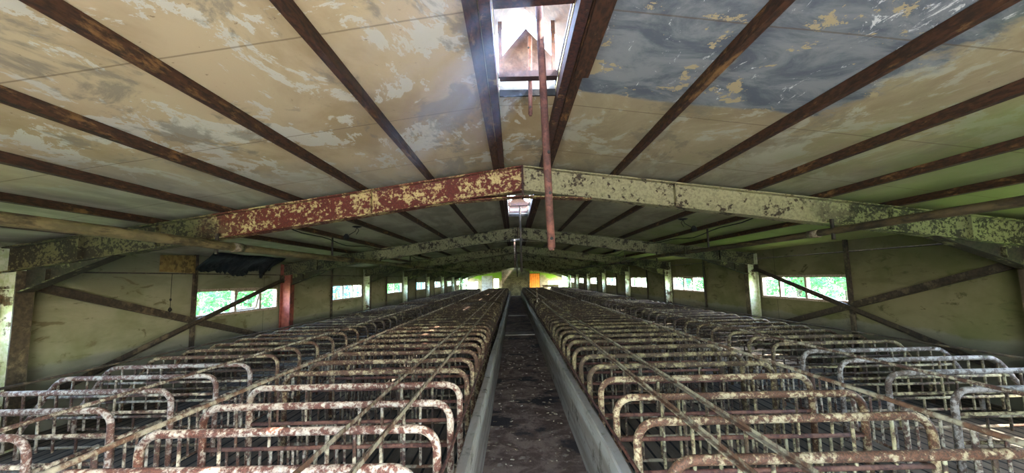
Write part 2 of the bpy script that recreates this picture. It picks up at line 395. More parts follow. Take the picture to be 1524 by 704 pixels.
# end of the barn
ew = MB(); yA, yB = YE, YE + .25; H = 3.35
def hole_wall(xs):   # list of (x0, x1, [(z0, z1) solid])
    for x0, x1, so in xs:
        for z0, z1 in so: ew.box(x0, x1, yA, yB, z0, z1)
def roofz(x): return zt(x) + CEIL
hole_wall([(-6.6, -6.3, [(0, 2.5)]), (-6.3, -4.9, [(0, .6), (1.55, 2.5)]), (-4.9, -2.8, [(0, 2.75)]), (-2.8, -2.15, [(0, .65), (1.85, 2.98)]),
           (-2.15, 1.85, [(0, 3.1)]), (1.85, 3.25, [(0, .1), (2.45, 2.95)]), (3.25, 4.35, [(0, 2.78)]), (4.35, 6.4, [(0, .55), (1.4, 2.5)]), (6.4, 6.6, [(0, 2.5)])])
struct(ew.build('wall_far', M['endwall']))
d = bpy.data.objects.new('door_1', None); COL.objects.link(d); d['kind'] = 'structure'; d.location = (2.55, YE - .02, .1)
MB().box(-.7, .7, 0, .05, 0, 2.33).build('door_leaf', M['orange'], d)
fr = MB(); fr.box(-.76, -.7, -.04, .06, 0, 2.4); fr.box(.7, .76, -.04, .06, 0, 2.4); fr.box(-.76, .76, -.04, .06, 2.33, 2.4)
for q in (-.42, -.14, .14, .42): fr.box(q - .012, q + .012, -.015, 0, 0, 2.33)
fr.build('door_frame', M['purlin'], d)
struct(MB().box(-4.35, -2.95, YE - .06, YE - .005, 0, 2.3).build('door_2', M['grey_panel']))
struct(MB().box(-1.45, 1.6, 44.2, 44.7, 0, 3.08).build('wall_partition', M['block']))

# unseen entrance gable behind the camera, open doorway sized to light the near ceiling
DW, DH = 1.9, 2.35
ng = MB(); t_ = zt(WALL) + CEIL + .02; c_ = zt(0) + CEIL
for s_ in (-1, 1): ng.prism([(s_ * DW, 0), (s_ * 6.6, 0), (s_ * 6.6, t_), (s_ * DW, zt(DW) + CEIL)], 'y', Y0 - .2, Y0 - .02)
ng.prism([(-DW, DH), (DW, DH), (DW, zt(DW) + CEIL), (0, c_), (-DW, zt(DW) + CEIL)], 'y', Y0 - .2, Y0 - .02)
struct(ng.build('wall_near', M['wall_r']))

# low walls along the feed aisle
def curb(s, name, xi, xo):
    m = MB(); y = .6; prof = []
    r = random.Random(3 + s)
    while y < 42.2:
        prof.append((y, .61 + r.uniform(-.008, .008), r.uniform(-.007, .007))); y += .9
    b = len(m.v)
    for (yy, h, dx) in prof:
        for (xx, z) in ((xi + .006 + dx, 0), (xi + dx, h - .012), (xi + .012 + dx, h), (xo - .012 + dx, h), (xo + dx, h - .012), (xo + dx, 0)):
            m.v.append((s * xx, yy, z))
    n = 6
    for i in range(len(prof) - 1):
        for j in range(n):
            k = (j + 1) % n
            m.f.append((b + i * n + j, b + i * n + k, b + (i + 1) * n + k, b + (i + 1) * n + j)); m.smooth.append(False)
    m.f.append(tuple(b + j for j in range(n))); m.f.append(tuple(b + (len(prof) - 1) * n + j for j in range(n))); m.smooth += [False] * 2
    struct(m.build(name, M['curb']))
struct(MB().box(-.475, .52, 13.7, 14.4, 0, .03).build('trim_1', M['curb'])); struct(MB().box(-.475, .52, 20.6, 21.5, 0, .03).build('trim_2', M['curb']))
curb(-1, 'wall_aisle_left', .485, .57); curb(1, 'wall_aisle_right', .53, .618)

# ------------------------------------------------------------------ portal frames
DEP = .30
def rafter(s, mat):
    """half of the roof beam: an I section, deeper over the haunch"""
    m = MB(); w = .09; t = .014
    x0, x1, xh = .012, NCOL + .02, 5.15
    def q(x0, za0, za1, x1, zb0, zb1, hw):
        m.quadbox([(s * x0, -hw, za0), (s * x1, -hw, zb0), (s * x1, hw, zb0), (s * x0, hw, za0), (s * x0, -hw, za1), (s * x1, -hw, zb1), (s * x1, hw, zb1), (s * x0, hw, za1)])
    q(x0, zt(x0) - t, zt(x0), 6.42, zt(6.42) - t, zt(6.42), w)                             # top flange
    q(x0, zt(x0) - DEP, zt(x0) - t, xh, zt(xh) - DEP, zt(xh) - t, .006)                    # web
    q(x0, zt(x0) - DEP - t, zt(x0) - DEP, 6.42, zt(6.42) - DEP - t, zt(6.42) - DEP, w)     # bottom flange
    q(xh, zt(xh) - DEP, zt(xh) - t, 6.42, zt(6.42) - DEP, zt(6.42) - t, .006)
    return m
def haunch(s):
    m = MB(); xh, xe = 5.05, NCOL
    zb0, zb1 = zt(xh) - DEP, 1.87
    m.prism([(s * xh, zb0 - .015), (s * xe, zt(xe) - DEP - .016), (s * xe, zb1)], 'y', -.006, .006)
    a, b = Vector((s * xh, 0, zb0 - .016)), Vector((s * xe, 0, zb1))
    m.bar(a, b, .17, .014)
    m.box(*sorted((s * (xe - .3), s * (xe - .29))), -.06, .06, 2.0, zt(xe) - DEP - .016)
    return m
def column(s):
    m = MB(); top = zt(6.3) - .3
    X = lambda a, b: sorted((s * a, s * b))
    m.box(*X(NCOL + .015, 6.445), -.007, .007, 0, top)
    m.box(*X(6.445, 6.46), -.1, .1, 0, zt(6.46))
    for z in (1.9, 2.1): m.box(*X(NCOL + .015, 6.445), -.085, .085, z, z + .012)
    m.box(*X(NCOL - .05, 6.48), -.14, .14, 0, .015)
    return m
for k in range(-1, 9):
    near = k == 0
    lab = {-1: 'steel roof frame behind the camera', 0: 'nearest roof frame, rust red on one side and cream on the other'}.get(k, '%s grimy cream steel roof frame from the camera, spanning the barn' % ordinal(k + 1))
    e = empty('portal_frame', (0, F(k), 0), lab, 'roof frame', 'steel roof frames')
    for s in (-1, 1):
        mat = (M['raft_red'] if s < 0 else M['raft_pale']) if k <= 0 else M['raft_far']
        r = rafter(s, mat).build('rafter', mat, e)
        if near: r['label'] = 'rust red rafter with flaking cream paint' if s < 0 else 'cream rafter with dark rust specks'
        for x in (1.9, 4.55, 5.5): MB().box(*sorted((s * (x - .006), s * (x + .006))), -.075, .075, zt(x) - DEP, zt(x) - .014).build('stiffener', mat, r)
        haunch(s).build('haunch', M['haunch'], e)
        cm = M['col_red'] if (s < 0 and k == 1) else M['col_pale']
        c = column(s).build('column', cm, e)
        if s < 0 and k == 1: c['label'] = 'red column'
        MB().box(*sorted((s * NCOL, s * (NCOL + .0145))), -.1, .1, .016, zt(6.3) - .31).build('column_flange', M['col_red_shade'] if (s < 0 and k == 1) else M['col_shade'], c)
    p = MB(); p.box(-.011, .011, -.1, .1, zt(0) - DEP - .1, zt(0) + .0)
    p.build('apex_plate', M['ridge'], e)
    g = MB()
    for s in (-1, 1): g.bar((s * .0, 0, zt(0) - DEP - .085), (s * .85, 0, zt(.85) - DEP - .02), .16, .012)
    g.build('apex_gusset', M['raft_red'] if k <= 0 else M['raft_far'], e)

# ------------------------------------------------------------------ purlins
PX = [1.18, 2.04, 2.89, 3.75, 4.63, 5.5]
def purlin(s, x):
    m = MB(); z = zt(x) + .003; h = CEIL - .008; w = .042; t = .007
    xa = x - .035
    def zz(v): return z - .1365 * (v - x)
    prof = [(xa, zz(xa)), (xa + w, zz(xa + w)), (xa + w, zz(xa + w) + .02), (xa + w - t, zz(xa + w) + .02), (xa + w - t, zz(xa + w) + t), (xa + t, zz(xa) + t), (xa + t, zz(xa) + h - t), (xa + w, zz(xa + w) + h - t), (xa + w, zz(xa + w) + h), (xa, zz(xa) + h)]
    m.prism([(s * a, b) for a, b in prof], 'y', Y0, Y1 + .1)
    return m
for s, side in ((-1, 'left'), (1, 'right')):
    for i, x in enumerate(PX):
        o = purlin(s, x).build('roof_purlin', M['purlin'])
        tag(o, 'rusty roof purlin, %s down from the ridge on the %s slope' % (ordinal(i + 1), side), 'purlin', 'rusty purlins under the ceiling')
    # ridge beam: channel with an outer lipped angle
    e = empty('ridge_beam', (0, 0, 0), 'dark rusty double ridge beam on the %s of the roof vents' % side, 'ridge beam')
    m = MB(); z = zt(.3) + .003
    m.prism([(s * a, b) for a, b in ((.225, z), (.285, z), (.285, z + .085), (.277, z + .085), (.277, z + .01), (.233, z + .01), (.233, z + .12), (.225, z + .12))], 'y', Y0, Y1)
    m.build('channel', M['ridge'], e)
    m = MB(); ye = Y1
    z2 = zt(.33) + .004
    m.prism([(s * a, b) for a, b in ((.292, z2 + .012), (.365, z2), (.365, z2 + .095), (.357, z2 + .095), (.357, z2 + .01), (.292, z2 + .022))], 'y', Y0, ye)
    m.build('outer_angle', M['purlin'], e)
    if s > 0:
        MB().box(.30, .40, 1.2, 2.62, z2 - .016, z2 - .004).build('packing_plate', M['purlin'], e)

# ------------------------------------------------------------------ roof vents
def vent(k, a, b):
    L_ = b - a
    e = empty('ridge_vent', (0, a, zr), ('open ridge vent nearest the camera with bright sky behind its gable plate' if k == 0 else '%s ridge vent from the camera, between the ridge beams' % ordinal(k + 1)), 'roof vent', 'ridge vents')
    c = MB()
    for s in (-1, 1): c.box(*sorted((s * .215, s * .235)), 0, L_, .04, .075)
    c.build('side_board', M['hood'], e)
    for yy in (L_ - .03, 0.0):
        g = MB(); g.prism([(-.21, .12), (.21, .12), (.21, .25), (0, .50), (-.21, .25)], 'y', yy, yy + .006)
        g.build('gable_plate', M['hood'], e)
    h = MB()
    for s in (-1, 1):
        h.prism([(0, .69), (s * .36, .36), (s * .36, .375), (0, .705)], 'y', -.12, L_ + .02)
    h.build('vent_hood', M['hood'], e)
    for yy in (.03, L_ * .5, L_ - .12):
        for s in (-1, 1): MB().bar((s * .20, yy, .05), (s * .20, yy, .49), .03, .03).build('hood_post', M['ridge'], e)
    MB().box(-.21, .21, L_ - .03, L_ - .018, -.01, .118).build('end_board', M['grey_panel'], e)
    MB().bar((-.21, L_ - .2, .02), (.21, L_ - .2, .02), .07, .045).build('cross_bar', M['hood'], e)
    MB().bar((-.215, L_ - .03, -.03), (.215, L_ - .03, -.03), .02, .05).build('end_lip', M['black'], e)
    MB().bar((-.215, L_ * .56 - .1, .03), (.215, L_ * .56 - .13, .03), .09, .06).build('hanger_beam', M['ridge'], e)
    return e
for k, (a, b) in enumerate(VENT): vent(k, a, b)

# pipes that hang out of the vents
def hanging_pipe(x, y, ztop, zbot, r, label, dx=0.0, mat='pipe_rust'):
    e = empty('hanging_pipe', (x, y, zbot), label, 'pipe', 'pipes hanging from the ridge vents')
    m = MB(); h = ztop - zbot
    m.tube([(0, 0, .012), (-dx * .3, 0, h * .3), (-dx, 0, h)], r, 14)
    m.tube([(0, 0, 0), (0, 0, .02)], r * .7, 14)
    m.build('pipe_body', M[mat], e)
    if r > .015:
        b = MB()
        for z in (.06, .3, .52): b.tube([(0, -r - .006, z), (0, -r + .004, z)], r * .42, 8)
        b.build('bolt_hole', M['black'], e)
hanging_pipe(.062, 2.1, 3.62, 2.04, .0205, 'long rust red pipe hanging down from the nearest ridge vent', .03)
hanging_pipe(.012, 2.86, 3.70, 3.085, .0155, 'short rusty pipe hanging in the mouth of the nearest ridge vent', -.012)
hanging_pipe(.02, 8.12, 3.36, 2.02, .022, 'dark pipe hanging from the second ridge vent', .0, 'brace')
hanging_pipe(-.09, 13.8, 3.36, 2.25, .03, 'pale pipe hanging from the third ridge vent', .0, 'bar')
hanging_pipe(.04, 20.25, 3.36, 1.95, .025, 'dark thin pipe hanging from the fourth ridge vent', .0, 'brace')

# ------------------------------------------------------------------ braces, posts, wall fittings
for s, side in ((-1, 'left'), (1, 'right')):
    X = s * 6.40
    for i, (a, b, lab) in enumerate((((X, F(0) + .14, 1.98), (X, F(1) - .14, .42), 'dark steel wall brace falling away from the nearest frame on the %s wall' % side),
                                     ((X - s * .055, F(1) - .12, 2.02), (X - s * .055, F(0) + .16, .42), 'dark steel wall brace rising past the first window on the %s wall' % side))):
        m = MB(); a, b = Vector(a), Vector(b)
        h_ = (.125, .08)[i]; m.bar(a, b, .012, h_); m.bar(a + Vector((-s * .026, 0, -h_ / 2 + .004)), b + Vector((-s * .026, 0, -h_ / 2 + .004)), .05, .01)
        e = empty('wall_brace', (0, 0, 0), lab, 'brace', 'crossed steel braces on the walls')
        m.build('angle_bar', M['brace'], e)
        g = MB(); g.box(*sorted((X - s * .01, X + s * .006)), a.y - .1, a.y + .1, a.z - .1, a.z + .1); gp_ = g.build('gusset_plate', M['brace'], e)
        for q in (-.06, .06): MB().tube([(X - s * .02, a.y + q, a.z + .05), (X - s * .008, a.y + q, a.z + .05)], .012, 6).build('bolt', M['ridge'], gp_)
    for k in range(0, 7):
        e = tag(MB().box(*sorted((s * 6.43, s * 6.472)), F(k) + 2.96, F(k) + 3.05, 0, zt(6.5) + .1).build('wall_post', M['brace']),
                'dark steel post beside the %s window of the %s wall' % (ordinal(k + 1), side), 'post', 'posts between wall panels')
    # thin conduit under the eaves
    z = 2.13 if s < 0 else 2.27
    tag(MB().tube([(s * 6.486, Y0, z), (s * 6.486, 20, z + .004), (s * 6.486, Y1, z)], .011, 8).build('conduit', M['brace']),
        'thin conduit along the top of the %s wall under the eaves' % side, 'conduit')

# water pipe under the rafters, both sides
for s, side in ((-1, 'left'), (1, 'right')):
    e = empty('water_pipe', (s * 3.74, 0, EYE + .485), 'long round pipe slung under the roof frames on the %s side' % side, 'pipe', 'long pipes under the roof')
    r = .052 if s < 0 else .042
    m = MB(); pts = []
    y = Y0
    while y < Y1 - 3: pts.append((.02 * math.sin(y * .4), y, .015 * math.sin(y * .7))); y += 1.5
    m.tube(pts, r, 14); m.build('pipe_run', M['pipe' if s < 0 else 'pipe_dark'], e)
    for yy in (5.2, 8.9, 14.5, 20.3):
        p0 = (.02 * math.sin(yy * .4), yy, .015 * math.sin(yy * .7))
        MB().tube([(p0[0], yy - .09, p0[2]), (p0[0], yy + .09, p0[2])], r + .009, 14).build('pipe_coupling', M['brace' if yy > 6 else 'litter'], e)
    for k in range(0, 7):
        yy = F(k) + 3.0
        zr0 = zt(3.74) + .0 - (EYE + .485)
        MB().bar((0, yy, .03), (0, yy, zr0), .028, .028).build('hanger_rod', M['brace'], e)
    for k in range(0, 7):
        MB().bar((0, F(k) - .13, -.11), (0, F(k) - .13, .14), .03, .03).build('pipe_clamp', M['brace'], e)

# lamp holders and their cable
for s, side in ((-1, 'left'), (1, 'right')):
    zc = lambda x: zt(x) + CEIL
    for k in range(6):
        pts = []
        for j in range(17):
            t = j / 16; y = F(k) + .13 + (BAY - .26) * t
            pts.append((s * (3.42 + .05 * math.sin(y)), y, zt(3.42) - .05 - .11 * math.sin(t * math.pi) - .05 * math.sin(t * 3 * math.pi) ** 2))
        tag(MB().tube(pts, .009, 6).build('lamp_cable', M['black']), 'slack black cable under the ceiling of the %s slope, %s roof bay from the camera' % (side, ordinal(k + 1)), 'cable', 'slack lamp cables')
    for k in range(0, 4):
        yy = F(k) + 2.6
        e = empty('lamp_holder', (s * 3.1, yy, zc(3.1)), 'broken lamp holder with bare wires, %s from the camera on the %s slope' % (ordinal(k + 1), side), 'lamp holder', 'broken lamp holders')
        MB().tube([(0, 0, -.012), (0, 0, -.02), (0, 0, -.035)], [.07, .09, .05], 12).build('ceiling_rose', M['black'], e)
        w = MB(); w.tube([(0, 0, -.03), (s * .05, .05, -.1), (s * .2, .12, -.16)], .006, 6); w.tube([(0, 0, -.03), (-s * .03, .02, -.09), (s * .03, .05, -.16)], .006, 6); w.build('wire', M['black'], e)
        MB().tube([(s * .24, .1, -.14), (s * .24, .1, -.17), (s * .24, .1, -.2), (s * .24, .1, -.24), (s * .24, .1, -.25)], [.02, .045, .055, .05, .02], 12).build('lamp_socket', M['black'], e)
e = empty('pull_cord', (-6.36, 7.35, 1.46), 'thin pull cord with a dark knob hanging by the left wall', 'cord')
MB().tube([(0, 0, .06), (0, 0, .67)], .004, 6).build('cord', M['black'], e)
MB().tube([(0, 0, -.02), (0, 0, .01), (0, 0, .04), (0, 0, .06)], [.012, .032, .022, .008], 10).build('cord_knob', M['black'], e)
MB().tube([(0, 0, .17), (0, 0, .2), (0, 0, .22)], [.008, .018, .008], 8).build('cord_bead', M['black'], e)

# torn sheet at the left eaves, its black also painting the dark hole, stained board next to it
def torn():
    r = random.Random(11); m = MB(); n = 46; rows = 7
    ya, yb = 7.95, 10.45
    top = lambda t: zt(6.3) + CEIL - .012
    low = []
    for i in range(n + 1):
        t = i / n
        low.append(2.15 + (.06 if t > .62 else 0) + .035 * math.sin(9 * t) + r.uniform(-.035, .035) - (.22 if .80 < t < .86 else 0) - (.1 if .88 < t < .9 else 0))
    for side in (0, 1):
        for i in range(n + 1):
            t = i / n
            for j in range(rows):
                u = j / (rows - 1)
                z = top(t) * (1 - u) + low[i] * u
                x = -6.05 - .36 * (1 - (1 - u) ** 2) + .03 * math.sin(13 * t + 5 * u) - (.008 if side else 0)
                if u == 0: z = zt(x) + CEIL - .012
                m.v.append((x, ya + (yb - ya) * t, z))
    o = (n + 1) * rows
    for i in range(n):
        for j in range(rows - 1):
            a, b, c, d_ = i * rows + j, (i + 1) * rows + j, (i + 1) * rows + j + 1, i * rows + j + 1
            m.f.append((a, b, c, d_)); m.f.append((o + d_, o + c, o + b, o + a)); m.smooth += [True, True]
        for j in (0, rows - 1):
            a, b = i * rows + j, (i + 1) * rows + j
            m.f.append((a, b, o + b, o + a)); m.smooth.append(False)
    return m
tag(torn().build('torn_sheet', M['membrane']), 'black torn roofing sheet and dark hole at the eaves above the first left window', 'sheet')
tag(MB().quadbox([(-6.47, 7.2, 2.16), (-6.40, 7.2, 2.16), (-6.40, 7.93, 2.14), (-6.47, 7.93, 2.14), (-6.47, 7.2, 2.46), (-6.40, 7.2, 2.46), (-6.40, 7.93, 2.49), (-6.47, 7.93, 2.49)]).build('eaves_board', M['wood']),
    'brown stained board at the eaves beside the torn black sheet', 'board')

# ------------------------------------------------------------------ stalls
def arc(c, r, a0, a1, n=6, y=0):
    return [(c[0] + r * math.cos(math.radians(a0 + (a1 - a0) * i / n)), y, c[1] + r * math.sin(math.radians(a0 + (a1 - a0) * i / n))) for i in range(n + 1)]
TOP = .870      # axis of the top tube (its crown is at .90)
RT = .030
def path_inner():       # stall divider of the row beside the aisle: 0 = aisle end
    L_ = 2.08; r = .14
    return [(0, 0, 0)] + arc((r, TOP - r), r, 180, 90) + arc((L_ - r, TOP - r), r, 90, 0) + [(L_, 0, 0)]
def path_outer(L_=1.85):   # divider of the row at the wall: 0 = gate end, sloped at the wall end
    r = .13
    return [(0, 0, 0)] + arc((r, TOP - r), r, 180, 90) + [(L_ - .16, 0, TOP), (L_ - .08, 0, TOP - .012), (L_ - .02, 0, TOP - .05), (L_ + .04, 0, TOP - .12), (L_ + .33, 0, .33), (L_ + .36, 0, .27), (L_ + .36, 0, 0)]
INNER_BARS = [(.39, .10, TOP - .02, .014), (.575, .10, TOP - .02, .014), (.765, .10, TOP - .02, .015)] + \
             [(.95 + .092 * i, .10, .53, .013) for i in range(11)] + [(1.52, .53, TOP - .02, .013), (1.80, .53, TOP - .02, .013)]
OUTER_BARS = [(.62, .10, .44, .013), (.92, .10, .44, .013)] + [(1.15 + .165 * i, .30, TOP - .02, .013) for i in range(5)]
def inner_parts(hoop='hoop', bar='bar'):
    ps = [('top_rail', MB().tube(path_inner(), RT, 10), hoop)]
    ps.append(('middle_rail', MB().tube([(.02, 0, .53), (2.06, 0, .53)], .019, 8), 'rail_red'))
    ps.append(('bottom_rail', MB().tube([(.02, 0, .10), (2.06, 0, .10)], .017, 8), 'rail'))
    for x, a, b, r in INNER_BARS: ps.append(('bar', MB().tube([(x, 0, a), (x, 0, b)], r, 6, False), bar))
    return ps
def outer_parts(hoop='hoop', bar='bar'):
    ps = [('top_rail', MB().tube(path_outer(), RT * .9, 10), hoop)]
    for nm, z, x1, mt in (('upper_rail', .67, 1.98, bar), ('middle_rail', .44, 2.12, bar), ('bottom_rail', .12, 2.2, 'rail')):
        ps.append((nm, MB().tube([(.02, 0, z), (x1, 0, z)], .016, 8), mt))
    for x, a, b, r in OUTER_BARS: ps.append(('bar', MB().tube([(x, 0, a), (x, 0, b)], r, 6, False), bar))
    return ps
def merged(ps, n_hoop=6):
    m = MB()
    for _, q, _m in ps:
        b = len(m.v); m.v += q.v; m.f += [tuple(i + b for i in f) for f in q.f]; m.smooth += q.smooth
    return m
def proto_parts(ps, name):
    e = bpy.data.objects.new(name, None); COL.objects.link(e); e.empty_display_size = .1
    for nm, m, mt in ps: m.build(nm, M[mt], e)
    return e
PARTED = 13
ROWS = []
for kind, side, s in (('inner', 'left', -1), ('inner', 'right', 1), ('outer', 'left', -1), ('outer', 'right', 1)):
    row = {('inner', 'left'): 'row left of the aisle', ('inner', 'right'): 'row right of the aisle', ('outer', 'left'): 'row by the left wall', ('outer', 'right'): 'row by the right wall'}[(kind, side)]
    x0 = {'inner': .70, 'outer': 3.56}[kind]
    yb = 2.335 if side == 'left' else 2.355
    ROWS.append((kind, side, s, row, x0, yb))
protos = {}; used = {}
for kind, mk in (('inner', inner_parts), ('outer', outer_parts)):
    for side in ('left', 'right'):
        protos[kind, side, 0] = proto_parts(mk('hoop_' + kind + '_' + side, 'bar' if side == 'left' else 'bar_olive'), 'stall_divider')
        protos[kind, side, 1] = proto_parts(mk('hoop_mid' if side == 'left' else 'hoop_mid_olive', 'bar_mid'), 'stall_divider')
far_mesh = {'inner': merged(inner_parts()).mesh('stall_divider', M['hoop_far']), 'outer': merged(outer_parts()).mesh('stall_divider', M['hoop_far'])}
BLOCK1 = [(k, 0) for k in range(-1, 25)]
for kind, side, s, row, x0, yb in ROWS:
    ys = [yb + k * PITCH for k in range(-1, 25)] + [18.7 + k * PITCH for k in range(0, 39)]
    for i, y in enumerate(ys):
        if i < PARTED:
            key = (kind, side, 0 if i < (5 if kind == 'inner' else 7) else 1)
            o = copy_tree(protos[key]) if used.get(key) else protos[key]; used[key] = True
        else:
            o = bpy.data.objects.new('stall_divider', far_mesh[kind]); COL.objects.link(o)
        o.location = (s * x0, y, 0.0)
        o.rotation_euler = (R.uniform(-.012, .012), 0, (0 if s > 0 else math.pi) + R.uniform(-.009, .009))
        block = 'near block' if i < 26 else 'far block'
        n = i + 1 if i < 26 else i - 25
        adj = 'rusty cream tube' if i < PARTED else 'rusty tube'
        if i >= PARTED and i < 26: adj = 'rusty tube'
        tag(o, '%s stall divider, %s of the %s, %s' % (adj, ordinal(n), block, row), 'stall divider', 'stall dividers, ' + row)

# rear gates of the rows by the walls
def gate_parts():
    l = PITCH - .11
    ps = [('gate_top_rail', MB().tube([(0, 0, .60), (0, l, .60)], .017, 8), 'bar'), ('gate_bottom_rail', MB().tube([(0, 0, .12), (0, l, .12)], .015, 8), 'rail')]
    ps.append(('gate_stile', MB().tube([(0, .02, .04), (0, .02, .60)], .015, 8, False), 'bar'))
    ps.append(('gate_stile', MB().tube([(0, l - .02, .04), (0, l - .02, .60)], .024, 8, False), 'bar'))
    for i in range(3): ps.append(('bar', MB().tube([(0, .02 + (i + 1) * (l - .04) / 4, .12), (0, .02 + (i + 1) * (l - .04) / 4, .60)], .013, 6, False), 'bar'))
    return ps
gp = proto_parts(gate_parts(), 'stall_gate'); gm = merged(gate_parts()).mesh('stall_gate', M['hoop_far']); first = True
for s, side, yb in ((-1, 'left', 2.335), (1, 'right', 2.355)):
    for i in range(0, 25):
        y = yb + (i - 1) * PITCH
        if i < PARTED:
            o = gp if first else copy_tree(gp); first = False
        else:
            o = bpy.data.objects.new('stall_gate', gm); COL.objects.link(o)
        o.location = (s * 3.61, y + .055, 0)
        tag(o, 'low barred stall gate, %s of the near block in the row by the %s wall' % (ordinal(i + 1), side), 'stall gate', 'stall gates, row by the %s wall' % side)

# long rails that tie the stalls together
def long_rail(x, z, y0, y1, r, mat, label, flat=False, bow=0.0):
    m = MB(); pts = []; n = 24; rr = random.Random(int(abs(x) * 1000) + (5 if x < 0 else 0) + int(y0))
    for i in range(n + 1):
        t = i / n; pts.append((x + rr.uniform(-1, 1) * .006 + bow * t, y0 + (y1 - y0) * t, z + rr.uniform(0, .004)))
    if flat:
        for i in range(n):
            m.bar(pts[i], pts[i + 1], .034, .010)
            m.bar(Vector(pts[i]) + Vector((.015, 0, .012)), Vector(pts[i + 1]) + Vector((.015, 0, .012)), .005, .03)
    else: m.tube(pts, r, 8)
    return tag(m.build('stall_rail', M[mat]), label, 'rail', 'long rails over the stalls')
for blk, (ya, yb2) in (('near', (.6, 16.95)), ('far', (18.5, 41.7))):
    for s, side in ((-1, 'left'), (1, 'right')):
        long_rail(s * 1.0, .912, ya, yb2, 0, 'rail', 'thin angle rail on the %s block, nearer the aisle, row %s of the aisle' % (blk, side), True)
        long_rail(s * 1.30, .912, ya, yb2, 0, 'rail', 'thin angle rail on the %s block, farther from the aisle, row %s of the aisle' % (blk, side), True)
        long_rail(s * .656, .60, ya, yb2, .013, 'rail_red', 'low red brown rail along the aisle fronts of the %s %s block' % (blk, side))
        long_rail(s * 2.66, .922, ya, yb2, .019, 'rail', 'round rail over the rear ends of the %s stalls %s of the aisle' % (blk, side))
        long_rail(s * 3.76, .920, ya, yb2, .017, 'bar', 'round rail over the gate ends of the %s stalls by the %s wall' % (blk, side))
        long_rail(s * 5.30, .916, ya, yb2, .014, 'brace', 'dark rail over the wall ends of the %s stalls by the %s wall' % (blk, side))
e = empty('steel_post', (.86, 17.75, 0), 'pale upright post standing in the gap between the right stall blocks', 'post')
MB().tube([(0, 0, .01), (0, 0, 1.5)], .03, 10).build('post_shaft', M['bar'], e)
MB().box(-.09, .09, -.09, .09, 0, .012).build('post_foot', M['brace'], e)
e = empty('feed_trough', (3.7, 42.9, 0), 'tan wooden trough on legs beyond the far stalls on the right', 'trough')
m = MB(); m.box(-.85, .85, -.25, -.22, .85, 1.12); m.box(-.85, .85, .22, .25, .85, 1.12); m.box(-.85, .85, -.22, .22, .85, .88); m.box(-.85, -.82, -.22, .22, .88, 1.12); m.box(.82, .85, -.22, .22, .88, 1.12); m.build('trough_box', M['tan_wood'], e)
for a in (-.7, .7):
    for b in (-.18, .18): MB().box(a - .03, a + .03, b - .03, b + .03, 0, .85).build('leg', M['tan_wood'], e)

# litter on the aisle floor
m = MB(); r = random.Random(21)
for i in range(420):
    x, y = r.uniform(-.48, .48), 2.5 + 14 * r.random() ** 1.5
    if abs(x) < .2 and r.random() < .5: x = math.copysign(.25 + .2 * r.random(), x)
    a = r.uniform(0, math.pi); l = r.uniform(.008, .03); w = l * r.uniform(.3, .8); h = r.uniform(.003, .012)
    ca, sa = math.cos(a), math.sin(a)
    P = lambda u, v, z: (x + u * ca - v * sa, y + u * sa + v * ca, z)
    m.quadbox([P(-l, -w, .001), P(l, -w, .001), P(l, w, .001), P(-l, w, .001), P(-l * .7, -w * .6, h), P(l * .6, -w * .7, h), P(l * .7, w * .5, h), P(-l * .5, w * .7, h)])
tag(m.build('litter', M['litter']), 'crumbs of dry litter scattered over the aisle floor', 'litter', None, 'stuff')

# ------------------------------------------------------------------ trees outside
def foliage(seed, h, w, n):
    r = random.Random(seed); m = MB()
    cl = [(r.gauss(0, w * .36), r.gauss(0, w * .36), .5 + (h - .8) * r.random() ** .9, r.uniform(.5, 1.0)) for _ in range(30)]
    for i in range(n):
        cx, cy, cz, cr = r.choice(cl)
        d = Vector((r.gauss(0, 1), r.gauss(0, 1), r.gauss(0, 1))).normalized() * cr * (.55 + .45 * r.random())
        p = Vector((cx, cy, max(.15, cz))) + d
        if p.z < .05: p.z = .05 + r.random() * .3
        u = Vector((r.gauss(0, 1), r.gauss(0, 1), r.gauss(0, 1))).normalized(); v = u.orthogonal().normalized()
        s = r.uniform(.07, .15)
        b = len(m.v); m.v += [tuple(p - u * s), tuple(p + v * s * .55), tuple(p + u * s), tuple(p - v * s * .55)]
        m.f.append((b, b + 1, b + 2, b + 3)); m.smooth.append(False)
    return m
def tree(seed, h, w, mat):
    e = bpy.data.objects.new('tree', None); COL.objects.link(e)
    f = foliage(seed, h, w, 4200)
    me = bpy.data.meshes.new('foliage'); me.from_pydata(f.v, [], f.f); me.materials.append(M[mat]); me.update()
    o = bpy.data.objects.new('foliage', me); COL.objects.link(o); o.parent = e
    r = random.Random(seed); t = MB()
    t.tube([(0, 0, 0), (.05, .03, h * .4), (-.05, .05, h * .8)], [.16, .11, .04], 8)
    for q in range(4):
        a = r.uniform(0, 6.28); t.tube([(.03, .03, h * (.3 + .1 * q)), (math.cos(a) * w * .4, math.sin(a) * w * .4, h * (.45 + .12 * q))], [.06, .02], 6)
    t.build('trunk', M['trunk'], e)
    return e
kinds = [tree(1, 5.2, 4.2, 'leaf_a'), tree(2, 4.2, 4.0, 'leaf_b'), tree(3, 6.0, 4.6, 'leaf_b')]
tu = [False] * 3
def plant(k, x, y, sc_, label, group):
    o = kinds[k] if not tu[k] else copy_tree(kinds[k]); tu[k] = True
    o.location = (x, y, -.14); o.rotation_euler = (0, 0, R.uniform(0, 6.28)); o.scale = (sc_,) * 3
    tag(o, label, 'tree', group)
